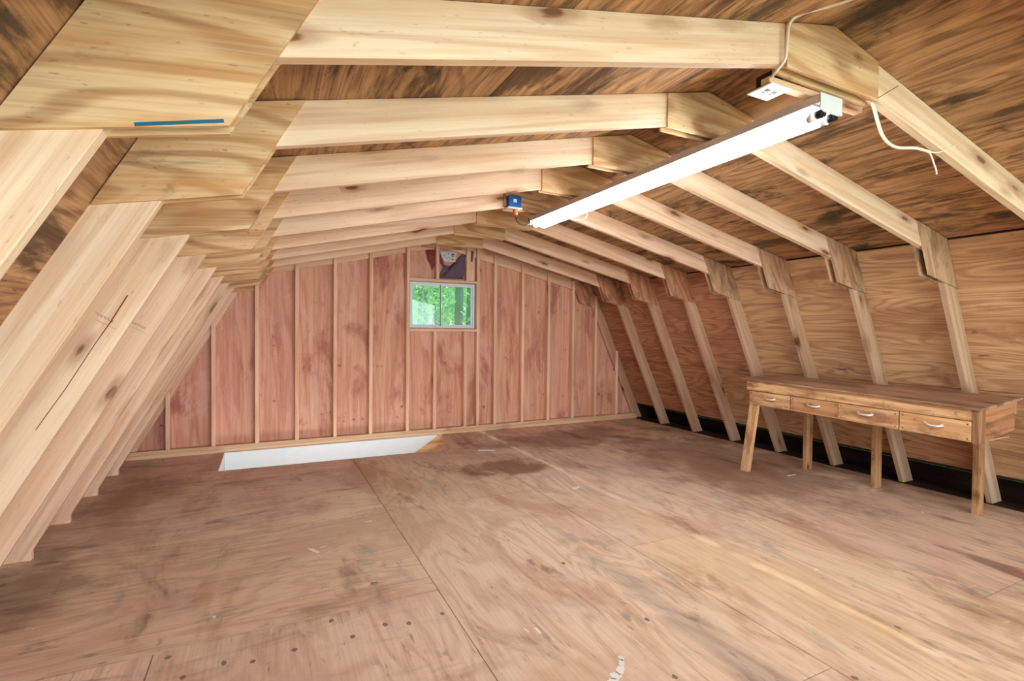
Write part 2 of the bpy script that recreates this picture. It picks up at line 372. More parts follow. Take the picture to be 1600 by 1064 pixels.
# stair opening seen through the floor: white-painted far wall, tan framing at its right end, side and near framing
board('stairwell_side_board', (-.435, 5.2, -1.2), (-.416, 6.08, -.021), 'y', M_WHITE, floor)
prism('stairwell_panel', [(-.414, -1.1), (1.2, -1.1), (1.57, -.235), (1.905, -.02), (1.905, .0), (-.414, .0)], .012, (0, 6.079, 0), (1, 0, 0), (0, 0, 1), M_WHITE, floor)
board('stairwell_framing_board', (-.53, 6.08, -1.2), (2.05, 6.12, -.002), 'x', M_BENCH, floor, color=(1.15, 1.12, 1.08, 1))
board('stairwell_joist', (-.53, 5.16, -1.2), (2.05, 5.2, -.021), 'x', M_BENCH, floor)
board('stairwell_header', (2.0, 5.2, -1.2), (2.04, 6.08, -.021), 'y', M_BENCH, floor)
board('stairwell_bottom', (-.53, 5.16, -1.25), (2.05, 6.12, -1.2), 'x', M_WHITE, floor)
# plugged knots in the floor sheets
KN = [(-.358, 2.371), (-.287, 2.211), (-.155, 2.24), (-.054, 2.203), (.097, 2.213), (.327, 2.201), (.256, 2.365), (.469, 2.233), (.568, 2.197), (.726, 2.208), (-1.21, 3.397), (1.504, 2.405), (1.559, 1.768), (1.396, 1.425), (2.017, 1.126), (2.541, 1.242)]
for x, y in KN:
    k = [(x+.011*math.cos(a)*random.uniform(.7, 1.2), y+.015*math.sin(a)*random.uniform(.7, 1.2)) for a in [i*math.pi/5 for i in range(10)]]
    prism('knot_plug', k, .0006, (0, 0, -.0001), (1, 0, 0), (0, 1, 0), M_KNOT, floor)
def blob(x, y, rx, ry, ang=0., n=22, jag=.3):
    out = []
    for i in range(n):
        a = i*2*math.pi/n; r = 1+random.uniform(-jag, jag)
        px, py = rx*r*math.cos(a), ry*r*math.sin(a)
        out.append((x+px*math.cos(ang)-py*math.sin(ang), y+px*math.sin(ang)+py*math.cos(ang)))
    return out
for x, y, rx, ry, an in ((1.165, 1.50, .020, .022, -.5), (1.195, 1.525, .018, .026, -.8), (1.235, 1.545, .016, .03, -.9), (1.262, 1.575, .010, .024, -.6), (1.28, 1.60, .012, .014, -.7), (1.065, 1.907, .006, .03, .1), (.244, 3.17, .012, .05, .5), (.30, 3.2, .02, .006, .3),
                         (2.332, 3.539, .04, .015, .4), (.62, 3.5, .03, .008, .2), (1.02, 1.93, .004, .02, .3), (4.36, 1.99, .02, .008, .2), (-.22, 2.62, .006, .012, 0), (2.75, 1.75, .015, .01, 0)):
    prism('paint_splash', blob(x, y, rx, ry, an), .0006, (0, 0, -.0001), (1, 0, 0), (0, 1, 0), M_SPLAT, floor)
bm = bmesh.new()
for i in range(170):
    x = random.uniform(-1.1, 4.9); y = random.uniform(1.2, 5.2); s = random.uniform(.0012, .004)
    prism_bm(bm, [(x+s, y), (x+.2*s, y+s), (x-s, y+.3*s), (x-.1*s, y-s)], .0012)
me = bpy.data.meshes.new('wood_crumbs'); bm.to_mesh(me); bm.free()
tag(link('wood_crumbs', me, floor, M_SPLAT), kind='stuff')

# ------------------------------------------------------------------ structure: roof (upper slopes) and side walls (lower slopes)
def shell(name, a, b, mat=M_DARK, th=.03, off=.0165):
    """outer roofing skin following the line a-b in XZ"""
    a = Vector(a); b = Vector(b); d = (b-a).normalized(); n = Vector((-d.y, d.x))
    if n.y < 0: n = -n
    pts = [a+n*off, b+n*off, b+n*(off+th), a+n*(off+th)]
    o = plateXZ(name, [tuple(p) for p in pts], YF, 6.22, (d.x, d.y), mat); return tag(o, kind='structure')
ceil = shell('ceiling', (AX, AZ), (KR[0]+.01, KR[1]), M_DARK)
c2 = shell('roof_board', (AX, AZ), (KL[0]-.01, KL[1]), M_DARK); c2.parent = ceil; c2.matrix_parent_inverse = ceil.matrix_basis.inverted()
wallR = shell('wall_right', (KR[0], KR[1]), (outR(.2), .2), M_DARK)
wallL = shell('wall_left', (KL[0], KL[1]), (outL(0), 0), M_DARK)
def sheets(par, a, b, cuts, ycuts, mat, first=0., tints=((1, 1, 1),)):
    """plywood sheets on the underside of the line a-b; local X runs along the loft"""
    a = Vector(a); b = Vector(b); L = (b-a).length; d = (b-a)/L; n = Vector((-d.y, d.x))
    if n.y < 0: n = -n
    cs = [0]+[c for c in cuts if c < L-.05]+[L]
    for i in range(len(cs)-1):
        for j in range(len(ycuts)-1):
            p0 = a+d*(cs[i]+G/2)+n*.001; w = cs[i+1]-cs[i]-G
            # e_x = Y, e_y = d ; ex x ey must point outwards
            ex, ey = Vector((0, 1, 0)), Vector((d.x, 0, d.y)); ez = ex.cross(ey)
            L0 = ycuts[j]+G/2; Lw = ycuts[j+1]-ycuts[j]-G
            org = Vector((p0.x, L0, p0.y)) if ez.dot(Vector((n.x, 0, n.y))) > 0 else Vector((p0.x, L0, p0.y))+Vector((n.x, 0, n.y))*.0125
            c = random.uniform(.9, 1.06); tt = tints[j % len(tints)]
            o = prism('plywood_sheet', rect(0, 0, Lw, w), .0125, org, ex, ey, mat, None, color=(c*tt[0], c*tt[1], c*tt[2], 1))
            o.parent = par; o.matrix_parent_inverse = par.matrix_basis.inverted()
yt = lambda i: Y1+.031+PITCH*(i-1)
ysA = [YF, yt(0), yt(4), yt(8), 6.165]; ysB = [YF, yt(2), yt(6), 6.165]
sheets(ceil, (AX, AZ), KR, [1.22], ysA, M_ROOF)
sheets(ceil, (AX, AZ), KL, [1.22], ysB, M_ROOF)
sheets(wallR, (KR[0]+.002, KR[1]-.014), (outR(.9), .9), [], [YF, yt(1), yt(5), 6.165], M_WALLR, tints=((1, 1, 1), (1, 1, 1), (.9, .72, .76)))
sheets(wallR, (outR(.897), .897), (outR(.22), .22), [], ysB, M_WALLR, tints=((.9, .9, .9), (.85, .8, .78), (.85, .7, .66)))
sheets(wallL, (KL[0]-.002, KL[1]-.014), (outL(0), 0), [1.22], ysA, M_ROOF)
# eave cavity beyond the floor edge on the right
def kid(o, par): o.parent = par; o.matrix_parent_inverse = par.matrix_basis.inverted(); return o
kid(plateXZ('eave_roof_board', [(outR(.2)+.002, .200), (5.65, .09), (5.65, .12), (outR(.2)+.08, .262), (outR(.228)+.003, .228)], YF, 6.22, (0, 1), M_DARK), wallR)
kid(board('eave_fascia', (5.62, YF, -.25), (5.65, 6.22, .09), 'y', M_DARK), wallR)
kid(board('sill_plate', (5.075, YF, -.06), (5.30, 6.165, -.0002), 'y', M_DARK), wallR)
kid(plateXZ('eave_end_board', [(5.07, -.25), (5.65, -.25), (5.65, .12), (outR(.3), .32)], YF-.03, YF-.005, (1, 0), M_DARK), wallR)  # unseen board added to keep sky light out of the cavity
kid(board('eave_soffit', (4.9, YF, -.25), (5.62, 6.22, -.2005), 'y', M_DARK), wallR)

kid(plateXZ('eave_end_board', [(5.13, -.25), (5.65, -.25), (5.65, .12), (outR(.3), .32)], 6.19, 6.215, (1, 0), M_DARK), wallR)
# ------------------------------------------------------------------ structure: gable wall
W0, W1, Z0, Z1 = 1.575, 2.430, 1.345, 1.915          # window opening
back = tag(link('wall_back', bpy.data.meshes.new('wall_back'), None, M_DARK), kind='structure')
bm = bmesh.new()
def addXZ(bm, pts, y0, y1):
    a = [bm.verts.new((x, y0, z)) for x, z in pts]; b = [bm.verts.new((x, y1, z)) for x, z in pts]; n = len(pts)
    bm.faces.new(a); bm.faces.new(b[::-1])
    for i in range(n): bm.faces.new((a[(i+1) % n], a[i], b[i], b[(i+1) % n]))
def prof(x):   # height of the gable at x
    if x < KL[0]: return max(0, KL[1]-(KL[0]-x)*mL)
    if x > KR[0]: return max(0, KR[1]-(x-KR[0])*mR)
    return roof(x)
def strip(xa, xb, za=-.02, zb=None):
    ks = sorted([xa, xb]+[k for k in (KL[0], AX, KR[0]) if xa < k < xb])
    top = [(x, prof(x)-.001 if zb is None else zb) for x in ks][::-1]
    pts = [(xa, za), (xb, za)]+top
    out = []
    for p in pts:
        if not out or (Vector(p)-Vector(out[-1])).length > 1e-4: out.append(p)
    return out
def gable_parts(xa, xb, m=.0):
    """one vertical strip, split round the window"""
    if xb <= W0 or xa >= W1: return [strip(xa, xb)]
    L = []
    if xa < W0: L.append(strip(xa, W0))
    if xb > W1: L.append(strip(W1, xb))
    a, b = max(xa, W0), min(xb, W1)
    L += [strip(a, b, -.02, Z0), strip(a, b, Z1)]
    return L
for p in gable_parts(outL(0)-.02, outR(0)+.02): addXZ(bm, p, YB+.0135, YB+.035)
bmesh.ops.recalc_face_normals(bm, faces=bm.faces); bm.to_mesh(back.data); bm.free()
gx = [outL(0), -.914, .3, 1.541, 2.71, 3.93, outR(0)]
gt = [(.8, .74, .76), (1.02, .98, 1.02), (1, 1, 1), (.98, .95, .95), (1.02, 1.0, .98), (.95, .92, .9)]
for i in range(6):
    polys = [[(z, x) for x, z in p] for p in gable_parts(gx[i]+G/2, gx[i+1]-G/2)]
    prism('plywood_sheet', polys, .0125, (0, YB, 0), (0, 0, 1), (1, 0, 0), M_BACK, back, color=(*gt[i], 1))
# underside envelope of the end truss, so studs can be notched round it
gusL = [(.115, roof(.115)-.006), (KL[0]+.004, KL[1]-.006), (-.462, 1.668), (-.075, 1.745)]
gusR = [(3.905, roof(3.905)-.006), (KR[0]-.003, KR[1]-.006), (4.440, 1.648), (4.059, 1.723)]
gusT = [(1.712, 2.292), (2.286, 2.285), (2.286, roof(2.286)-.004), (AX, AZ-.006), (1.712, roof(1.712)-.004)]
def under(x):
    z = roof(x)-VT if KLi[0] < x < KRi[0] else (KLi[1]-(KLi[0]-x)*mL if x <= KLi[0] else KRi[1]-(x-KRi[0])*mR)
    if -.46 <= x <= .13: z = min(z, 1.668+(x+.462)*.2 if x < -.075 else 1.745+(x+.075)*1.82)
    if 3.89 <= x <= 4.44: z = min(z, 1.648+(4.44-x)*.2 if x > 4.059 else 1.723+(4.059-x)*2.3)
    if 1.70 <= x <= 2.30: z = min(z, 2.34)
    return z-.004
SF = 6.08
def stud(x, w=.038, za=.0765, zb=None, color=None):
    x0, x1 = x-w/2, x+w/2
    if zb is None:
        zn = min(under(x0), under(x1)); zt = min(prof(x0), prof(x1))-.03
        poly = [(za, SF), (zt, SF), (zt, 6.1105), (zn, 6.1105), (zn, YB-.001), (za, YB-.001)]
    else: poly = [(za, SF), (zb, SF), (zb, YB-.001), (za, YB-.001)]
    c = random.uniform(.93, 1.03)
    return prism('stud', poly, w, (x0, 0, 0), (0, 0, 1), (0, 1, 0), M_LUM, back, .0012, color or (c*1.12, c*.93, c*.86, 1)) if False else \
        prism('stud', [(p[0], -p[1]) for p in poly][::-1], w, (x0, 0, 0), (0, 0, 1), (0, -1, 0), M_LUM, back, .0012, color or (c*1.12, c*.93, c*.86, 1))
# (ex x ey for ex=Z, ey=-Y is +X)
for x in (-.914, -.514, -.108, .291, .696, 1.099, 1.541, 2.464, 2.71, 3.12, 3.526, 3.93, 4.325): stud(x)
stud(4.711)
stud(1.884, zb=1.301); stud(2.289, zb=1.301)
stud(1.915, za=1.957)
stud(2.353, w=.11, za=1.957)
pc = (.96, .82, .72, 1)
board('header', (1.561, SF, 1.921), (2.444, YB-.001, 1.956), 'x', M_LUM, back, color=pc)
board('window_sill_plate', (1.561, SF, 1.302), (2.444, YB-.001, 1.334), 'x', M_LUM, back, color=pc)
board('bottom_plate', (-1.24, SF, .0385), (5.07, YB-.001, .0755), 'x', M_LUM, back, color=(.86, .74, .6, 1))
board('bottom_plate', (-1.26, SF-.002, .0005), (5.10, YB-.001, .038), 'x', M_LUM, back, color=(.94, .8, .66, 1))

# window
win = tag(link('window_1', bpy.data.meshes.new('window_1'), None, M_VINYL), kind='structure')
bm = bmesh.new(); fw = .024
for a, b, c, d in ((W0, Z0, W0+fw, Z1), (W1-fw, Z0, W1, Z1), (W0+fw, Z0, W1-fw, Z0+fw), (W0+fw, Z1-fw, W1-fw, Z1)):
    bx(bm, (a+.001, 6.13, b+.001), (c-.001 if c == W1 else c, 6.215, d-.001 if d == Z1 else d))
bm.to_mesh(win.data); bm.free()
mid = 1.985
def sash(x0, x1, y0, y1):
    s = link('sash', bpy.data.meshes.new('sash'), win, M_VINYL); bm = bmesh.new(); f = .017
    z0, z1 = Z0+fw, Z1-fw
    for a, b, c, d in ((x0, z0, x0+f, z1), (x1-f, z0, x1, z1), (x0+f, z0, x1-f, z0+f), (x0+f, z1-f, x1-f, z1)): bx(bm, (a, y0, b), (c, y1, d))
    bm.to_mesh(s.data); bm.free()
    p = link('pane', bpy.data.meshes.new('pane'), s, M_GLASS); bm = bmesh.new(); bx(bm, (x0+f, (y0+y1)/2-.002, z0+f), (x1-f, (y0+y1)/2+.002, z1-f)); bm.to_mesh(p.data); bm.free()
    return s
sash(W0+fw, mid+.012, 6.168, 6.19); s2 = sash(mid-.010, W1-fw, 6.143, 6.165)
l = link('latch', bpy.data.meshes.new('latch'), win, M_METAL); bm = bmesh.new(); bx(bm, (mid-.008, 6.134, 1.60), (mid+.002, 6.1425, 1.64)); bm.to_mesh(l.data); bm.free()
board('meeting_strip', (mid-.012, 6.139, Z0+fw+.001), (mid-.0105, 6.166, Z1-fw-.001), 'z', M_BLACK, win, 0)

# ------------------------------------------------------------------ trusses
LUMT = .038
def make_truss(far=True):
    t = empty('roof_truss', (AX, 0, 0))
    gusTT = gusT if far else [(1.712, 2.345), (2.286, 2.345)]+gusT[2:]
    y0, y1 = .012, .050
    plateXZ('rafter', [(AX-.001, AZ-VT), (AX-.001, AZ), KL, KLi], y0, y1, exL, M_LUM, t, .002)
    plateXZ('rafter', [KRi, KR, (AX+.001, AZ), (AX+.001, AZ-VT)], y0, y1, (-exR[0], -exR[1]), M_LUM, t, .002)
    plateXZ('lower_chord', [(inL(.05), .0005), (inL(.05), .05), KLi, KL, (outL(.0005), .0005)], y0, y1, (1, mL), M_LUM, t, .002)
    plateXZ('lower_chord', [(outR(.0005), .0005), KR, KRi, (inR(.0005), .0005)], y0, y1, (-1, mR), M_LUM, t, .002)
    for (a, b) in ((0., .0119),)+(((.0501, .062),) if far else ()):
        plateXZ('gusset_plate', gusL[::-1], a, b, (1, .1), M_GUS, t)
        plateXZ('gusset_plate', gusR, a, b, (-1, mR), M_GUSW, t)
        plateXZ('gusset_plate', gusTT, a, b, (1, -.06), M_GUS, t)
    return t
def copy_tree(o, parent=None):
    c = o.copy(); COL.objects.link(c)
    if parent: c.parent = parent
    for ch in list(o.children): copy_tree(ch, c)
    return c
LAB = {0: 'roof truss nearest the camera, barely in view at the top right corner',
 1: 'roof truss at the near end of the tube light, blue line on its gusset',
 2: 'second roof truss from the camera, its right leg behind the bench right end',
 3: 'roof truss whose left leg has a long dark crack and a grade stamp',
 4: 'roof truss crossing the far part of the tube light, next beyond the cracked one',
 5: 'roof truss that carries the small blue box and the far end of the light',
 6: 'first roof truss wholly beyond the tube light, fourth out from the gable wall',
 7: 'third roof truss out from the gable wall, its joints pinkish',
 8: 'free-standing roof truss next to the gable wall',
 9: 'end roof truss flat against the reddish gable plywood, behind the studs'}
TINT = {0: (.96, .97, .9), 1: (.98, .98, .92), 2: (1, .99, .94), 3: (1.0, .95, .9), 4: (1.02, .93, .88), 5: (1.06, .95, .9), 6: (1.08, .94, .89), 7: (1.08, .93, .87), 8: (1.08, .92, .86), 9: (1.06, .88, .8)}
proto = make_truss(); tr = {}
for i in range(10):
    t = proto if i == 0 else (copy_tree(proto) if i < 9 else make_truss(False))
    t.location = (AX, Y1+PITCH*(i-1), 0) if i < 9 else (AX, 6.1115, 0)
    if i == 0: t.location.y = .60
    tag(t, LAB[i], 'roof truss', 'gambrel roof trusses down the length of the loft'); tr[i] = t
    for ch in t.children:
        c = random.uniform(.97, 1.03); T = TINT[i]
        if ch.name.startswith('lower_chord') and len(ch.data.vertices) and (Vector(ch.matrix_basis.translation).x > 0): c *= .66; T = (T[0], T[1]*.93, T[2]*.86)  # right chords: weathered tone plus shade behind the bench, both in the tint
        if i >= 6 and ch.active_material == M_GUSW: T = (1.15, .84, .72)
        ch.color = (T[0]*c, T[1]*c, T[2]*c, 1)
def onpart(i, name, polys, y, mat, ex=(1, 0), th=.0006, parent=None):
    o = plateXZ(name, polys, y-th, y, ex, mat); p = parent or tr[i]
    o.parent = p; o.matrix_parent_inverse = Matrix.Translation(-Vector(p.location)); return o
def part(i, name, k=0): return [c for c in tr[i].children if c.name.split('.')[0] == name][k]
def quad(a, b, w):
    a = Vector(a); b = Vector(b); d = (b-a).normalized(); n = Vector((-d.y, d.x))*w/2
    return [tuple(a+n), tuple(a-n), tuple(b-n), tuple(b+n)]
onpart(1, 'blue_line', quad((-.239, 1.7170), (-.084, 1.7535), .0075), Y1-.0001, M_BLUEPAINT)
onpart(3, 'long_crack', [(-.499, 1.442), (-.505, 1.441), (-.557, 1.338), (-.604, 1.254), (-.698, 1.075), (-.785, .926), (-.782, .926), (-.694, 1.077), (-.600, 1.256), (-.551, 1.34)], Y1+2*PITCH+.0119, M_CRACK)
onpart(1, 'end_crack', quad((2.288, 2.296), (2.455, 2.39), .003), Y1+.0119, M_CRACK)
for i, x0, z0 in ((3, -.603, 1.372), (4, -.612, 1.347)):
    yy = Y1+(i-1)*PITCH+.0119
    for k in range(2): onpart(i, 'grade_stamp', quad((x0, z0-.018*k*1.6), (x0+.062, z0-.036-.018*k*1.6), .0016), yy, M_STAMP)
    for k in range(5):
        a = Vector((x0+.004+.011*k, z0-.005-.0065*k))
        onpart(i, 'grade_stamp', quad(a, a+Vector((.006, -.010)), .003), yy, M_STAMP)
# extra ridge nailer left on the lower edge of the first truss, holding the lamp
board('lamp_nailer', (1.70-AX+AX, Y1+.0625, 2.262), (2.29, Y1+.10, 2.2845), 'x', M_LUM, color=(.85, .76, .66, 1))
nl = bpy.data.objects['lamp_nailer']; nl.parent = tr[1]; nl.matrix_parent_inverse = Matrix.Translation(-Vector(tr[1].location))

# ------------------------------------------------------------------ workbench
wb = tag(empty('workbench', (4.35, 2.45, 0)), 'long narrow wooden workbench with four shallow drawers against the right side', 'workbench')
def bm_obj(name, mat, par, bev=.0015): 
    o = link(name, bpy.data.meshes.new(name), par, mat); return o
def hexa(name, pts8, mat, ex, par=wb, color=None):
    """solid from 4 lower + 4 upper points, local X along ex"""
    ex = Vector(ex).normalized(); up = Vector((0, 0, 1)); ey = (up-ex*up.dot(ex)).normalized() if abs(ex.z) < .9 else Vector((0, 1, 0)); ey = (ey-ex*ey.dot(ex)).normalized()
    m = Matrix((ex, ey, ex.cross(ey))).transposed().to_4x4(); m.translation = Vector(pts8[0]); mi = m.inverted()
    bm = bmesh.new(); v = [bm.verts.new(mi @ Vector(p)) for p in pts8]
    for f in ((3, 2, 1, 0), (4, 5, 6, 7), (0, 1, 5, 4), (1, 2, 6, 5), (2, 3, 7, 6), (3, 0, 4, 7)): bm.faces.new([v[i] for i in f])
    bmesh.ops.recalc_face_normals(bm, faces=bm.faces)
    me = bpy.data.meshes.new(name); bm.to_mesh(me); bm.free()
    o = link(name, me, par, mat)
    root = par
    loc = Vector((0, 0, 0)); q = par
    while q: loc += Vector(q.location) if q.type == 'EMPTY' else Vector(); q = q.parent
    o.matrix_basis = Matrix.Translation(-loc) @ m if par.type == 'EMPTY' else par.matrix_basis.inverted() @ Matrix.Translation(-loc) @ m
    b = o.modifiers.new('bevel', 'BEVEL'); b.width = .0015; b.segments = 1
    if color: o.color = color
    return o
FL, FR, BR, BL = (4.02, 3.305, .895), (4.02, 1.532, .853), (4.645, 1.555, .890), (4.645, 3.39, .895)
dz = lambda p, z: (p[0], p[1], p[2]+z)
hexa('bench_top', [dz(p, -.016) for p in (FL, FR, BR, BL)]+[FL, FR, BR, BL], M_BENCHTOP, (0, -1, -.02))
def front(name, ya, yb, zta, ztb, zba, zbb, mat, x0=4.06, th=.02, par=wb, color=None):
    """front board from y=ya (far) to yb (near); top and bottom heights at both ends"""
    return hexa(name, [(x0, ya, zba), (x0, yb, zbb), (x0+th, yb, zbb), (x0+th, ya, zba), (x0, ya, zta), (x0, yb, ztb), (x0+th, yb, ztb), (x0+th, ya, zta)], mat, (0, -1, -.02), par, color)
apt = lambda y: .836+(y-1.53)*.0236-.001   # underside of top at the front edge
front('apron', 3.275, 1.586, .858+.018, .853-.0185-.0005, .783, .763, M_BENCH, 4.052)
dr = [(3.245, 2.845), (2.836, 2.432), (2.425, 2.006), (1.998, 1.592)]
dtop = lambda y: .776-(3.24-y)*.0098; dbot = lambda y: .656-(3.24-y)*.0175
for k, (a, b) in enumerate(dr):
    x0 = 4.058 if k < 2 else 4.046
    c = (.95, 1, .96, 1.02)[k]
    d = front('drawer', a, b, dtop(a), dtop(b), dbot(a), dbot(b), M_BENCH if k != 1 else M_BENCHD, x0, .018, color=(c, c, c, 1) if k != 1 else (1.25, 1.25, 1.2, 1))
    m = (a+b)/2+(-.01, 0, .01, 0)[k]; zm = (dtop(m)+dbot(m))/2+.012
    hexa('drawer_tray', [(x0+.0185, a-.012, dbot(a)+.01), (x0+.0185, b+.012, dbot(b)+.01), (4.45, b+.012, dbot(b)+.01), (4.45, a-.012, dbot(a)+.01),
                    (x0+.0185, a-.012, dtop(a)-.02), (x0+.0185, b+.012, dtop(b)-.02), (4.45, b+.012, dtop(b)-.02), (4.45, a-.012, dtop(a)-.02)], M_BENCHD, (0, -1, 0), d)
    L = .048
    pts = [(x0-.001, m+L, zm+.002), (x0-.016, m+L*.8, zm-.002), (x0-.026, m+L*.4, zm-.004), (x0-.026, m-L*.4, zm-.005), (x0-.016, m-L*.8, zm-.004), (x0-.001, m-L, zm)]
    h = tube('handle', pts, .0085, M_METAL); 
    bm = bmesh.new(); bm.from_mesh(h.data)
    for s in (1, -1): bx(bm, (x0-.004, m+s*L-.008, zm-.009), (x0, m+s*L+.008, zm+.011))
    bm.to_mesh(h.data); bm.free()
    wm = Matrix.Translation(wb.location) @ d.matrix_basis; h.parent = d; h.matrix_parent_inverse = wm.inverted()
    for yy, zz in ((a-.02, dtop(a)-.02), (a-.02, dbot(a)+.02), (b+.02, dtop(b)-.02), (b+.02, dbot(b)+.02)):
        n = board('nail', (x0-.0012, yy-.0045, zz-.0045), (x0-.0001, yy+.0045, zz+.0045), 'x', M_CRACK, None, 0); n.parent = d; n.matrix_parent_inverse = wm.inverted()
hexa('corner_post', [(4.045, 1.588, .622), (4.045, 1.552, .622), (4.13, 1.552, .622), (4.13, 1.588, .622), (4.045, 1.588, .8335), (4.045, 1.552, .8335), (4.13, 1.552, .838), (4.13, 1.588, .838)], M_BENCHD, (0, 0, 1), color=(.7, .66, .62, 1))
hexa('side_panel', [(4.131, 1.582, .628), (4.131, 1.562, .628), (4.56, 1.562, .672), (4.56, 1.582, .672), (4.131, 1.582, .8415), (4.131, 1.562, .8415), (4.56, 1.562, .867), (4.56, 1.582, .867)], M_BENCHD, (1, 0, .05), color=(.92, .85, .8, 1))
hexa('side_panel', [(4.08, 3.272, .66), (4.08, 3.252, .66), (4.6, 3.252, .67), (4.6, 3.272, .67), (4.08, 3.272, .872), (4.08, 3.252, .872), (4.6, 3.252, .872), (4.6, 3.272, .872)], M_BENCHD, (1, 0, 0))
hexa('rear_rail', [(4.612, 3.30, .77), (4.612, 1.584, .77), (4.65, 1.584, .77), (4.65, 3.30, .77), (4.612, 3.30, .876), (4.612, 1.584, .872), (4.65, 1.584, .872), (4.65, 3.30, .876)], M_BENCHD, (0, -1, 0))
hexa('leg', [(4.088, 3.36, .0), (4.088, 3.275, .0), (4.126, 3.275, .0), (4.126, 3.36, .0), (4.088, 3.262, .700), (4.088, 3.178, .700), (4.126, 3.178, .700), (4.126, 3.262, .700)], M_BENCH, (0, -.14, 1))
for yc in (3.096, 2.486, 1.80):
    o = plateXZ('leg', [(4.652, 0), (4.74, 0), (4.74, .695), (4.66, .862), (4.652, .862)][::-1], yc-.019, yc+.019, (0, 1), M_BENCH, wb, .0015, color=(.62, .57, .5, 1))  # rear legs: old wood and the bench's shade, both put into the tint
hexa('drawer_bearer', [(4.08, 1.60, .617), (4.08, 1.585, .617), (4.55, 1.585, .617), (4.55, 1.60, .617), (4.08, 1.60, .63), (4.08, 1.585, .63), (4.55, 1.585, .63), (4.55, 1.60, .63)], M_BENCHD, (1, 0, 0))

# ------------------------------------------------------------------ tube light
fx = tag(empty('tube_light', (2.02, 2.46, 2.28)), 'long two-tube fluorescent strip light, lit, fixed under the ridge of the trusses', 'light')
LX0, LX1, LY0, LY1, LZ0, LZ1 = 1.955, 2.085, 1.262, 3.70, 2.222, 2.2615
board('lamp_housing', (LX0, LY0+.004, LZ0+.004), (LX1, LY1-.004, 2.2615), 'y', M_HOUSING, fx, .003)
board('reflector', (LX0-.012, LY0+.03, LZ0-.002), (LX1+.012, LY1-.03, LZ0+.003), 'y', M_ENAMEL, fx, 0)
for y in (LY0, LY1-.004):
    ys = 1 if y == LY0 else -1
    prism('end_plate', [(LX0-.004, 2.262), (LX1+.004, 2.262), (LX1+.002, 2.225), (LX1+.006, 2.196), (LX1-.02, 2.19), (LX0+.02, 2.19), (LX0-.006, 2.2), (LX0-.002, 2.225)][::-1], .0035, (0, y+.0035, 0), (1, 0, 0), (0, 0, 1), M_ENAMEL, fx)
for x in (1.982, 2.058):
    tb = cyl('tube', (x, LY0+.045, 2.190), (x, LY1-.045, 2.190), .0185, M_TUBE, fx, 20)
    for (a, b) in ((LY0+.006, LY0+.045), (LY1-.045, LY1-.006)):
        cyl('tube_socket', (x, a, 2.190), (x, b, 2.190), .0165, M_BLACK if a < 2 else M_ENAMEL, fx, 14)
    cyl('tube_cap', (x, LY0+.045, 2.190), (x, LY0+.07, 2.190), .0195, M_METAL, fx, 20)
# ------------------------------------------------------------------ boxes and cables
jb = tag(empty('outlet_box', (1.75, 1.33, 2.262)), 'outlet box with a square white double-socket cover, beside the near end of the light', 'outlet')
board('box_body', (1.722, 1.305, 2.2555), (1.79, 1.375, 2.315), 'x', M_BLACK, jb, .002)
board('cover_plate', (1.692, 1.283, 2.249), (1.81, 1.392, 2.255), 'x', M_ENAMEL, jb, .002)
for k in range(2):
    c = bpy.data.objects
    board('socket_slot', (1.722+.04*k, 1.322, 2.2478), (1.727+.04*k, 1.338, 2.2488), 'x', M_BLACK, jb, 0)
    board('socket_slot', (1.734+.04*k, 1.322, 2.2478), (1.739+.04*k, 1.338, 2.2488), 'x', M_BLACK, jb, 0)
    board('socket_slot', (1.726+.04*k, 1.346, 2.2478), (1.736+.04*k, 1.352, 2.2488), 'x', M_BLACK, jb, 0)
tag(tube('white_cable', [(1.93, .70, 2.495), (1.87, .95, 2.475), (1.80, 1.12, 2.472), (1.722, 1.205, 2.468), (1.70, 1.222, 2.44), (1.697, 1.224, 2.41), (1.694, 1.226, 2.34), (1.692, 1.228, 2.305), (1.690, 1.26, 2.285), (1.700, 1.28, 2.282), (1.71, 1.297, 2.280)], .0055, M_CABLEW),
    'white cable running over the roof plywood and down the first truss to the outlet box', 'cable')
loosew = tag(tube('loose_cable', [(2.272, 1.272, 2.30), (2.274, 1.25, 2.283), (2.288, 1.248, 2.25), (2.312, 1.248, 2.205), (2.345, 1.248, 2.155), (2.40, 1.248, 2.128), (2.47, 1.248, 2.124), (2.59, 1.248, 2.147), (2.66, 1.248, 2.15), (2.722, 1.248, 2.149)], .0065, M_CABLEW),
    'loose white cable hanging from the first truss with its two ends bare', 'cable')
tube('bare_wire', [(2.718, 1.248, 2.149), (2.78, 1.248, 2.152), (2.86, 1.248, 2.182), (2.953, 1.248, 2.221)], .0035, M_CABLEW, loosew)
tube('bare_wire', [(2.718, 1.248, 2.149), (2.745, 1.248, 2.125), (2.762, 1.248, 2.10), (2.785, 1.248, 2.072), (2.79, 1.25, 2.058)], .0035, M_CABLEW, loosew)
bb = tag(empty('junction_box', (1.78, 3.64, 2.31)), 'small blue plastic junction box beside the far end of the tube light', 'junction box')
board('box_body', (1.722, 3.62, 2.305), (1.835, 3.6725, 2.395), 'x', M_BLUE, bb, .004)
board('box_label', (1.762, 3.6192, 2.342), (1.792, 3.6199, 2.368), 'x', M_PAPER, bb, 0)
board('box_base', (1.716, 3.618, 2.292), (1.842, 3.6725, 2.3045), 'x', M_ENAMEL, bb, .002)
cyl('plug', (1.79, 3.64, 2.245), (1.79, 3.64, 2.2915), .019, M_ORANGE, bb, 14)
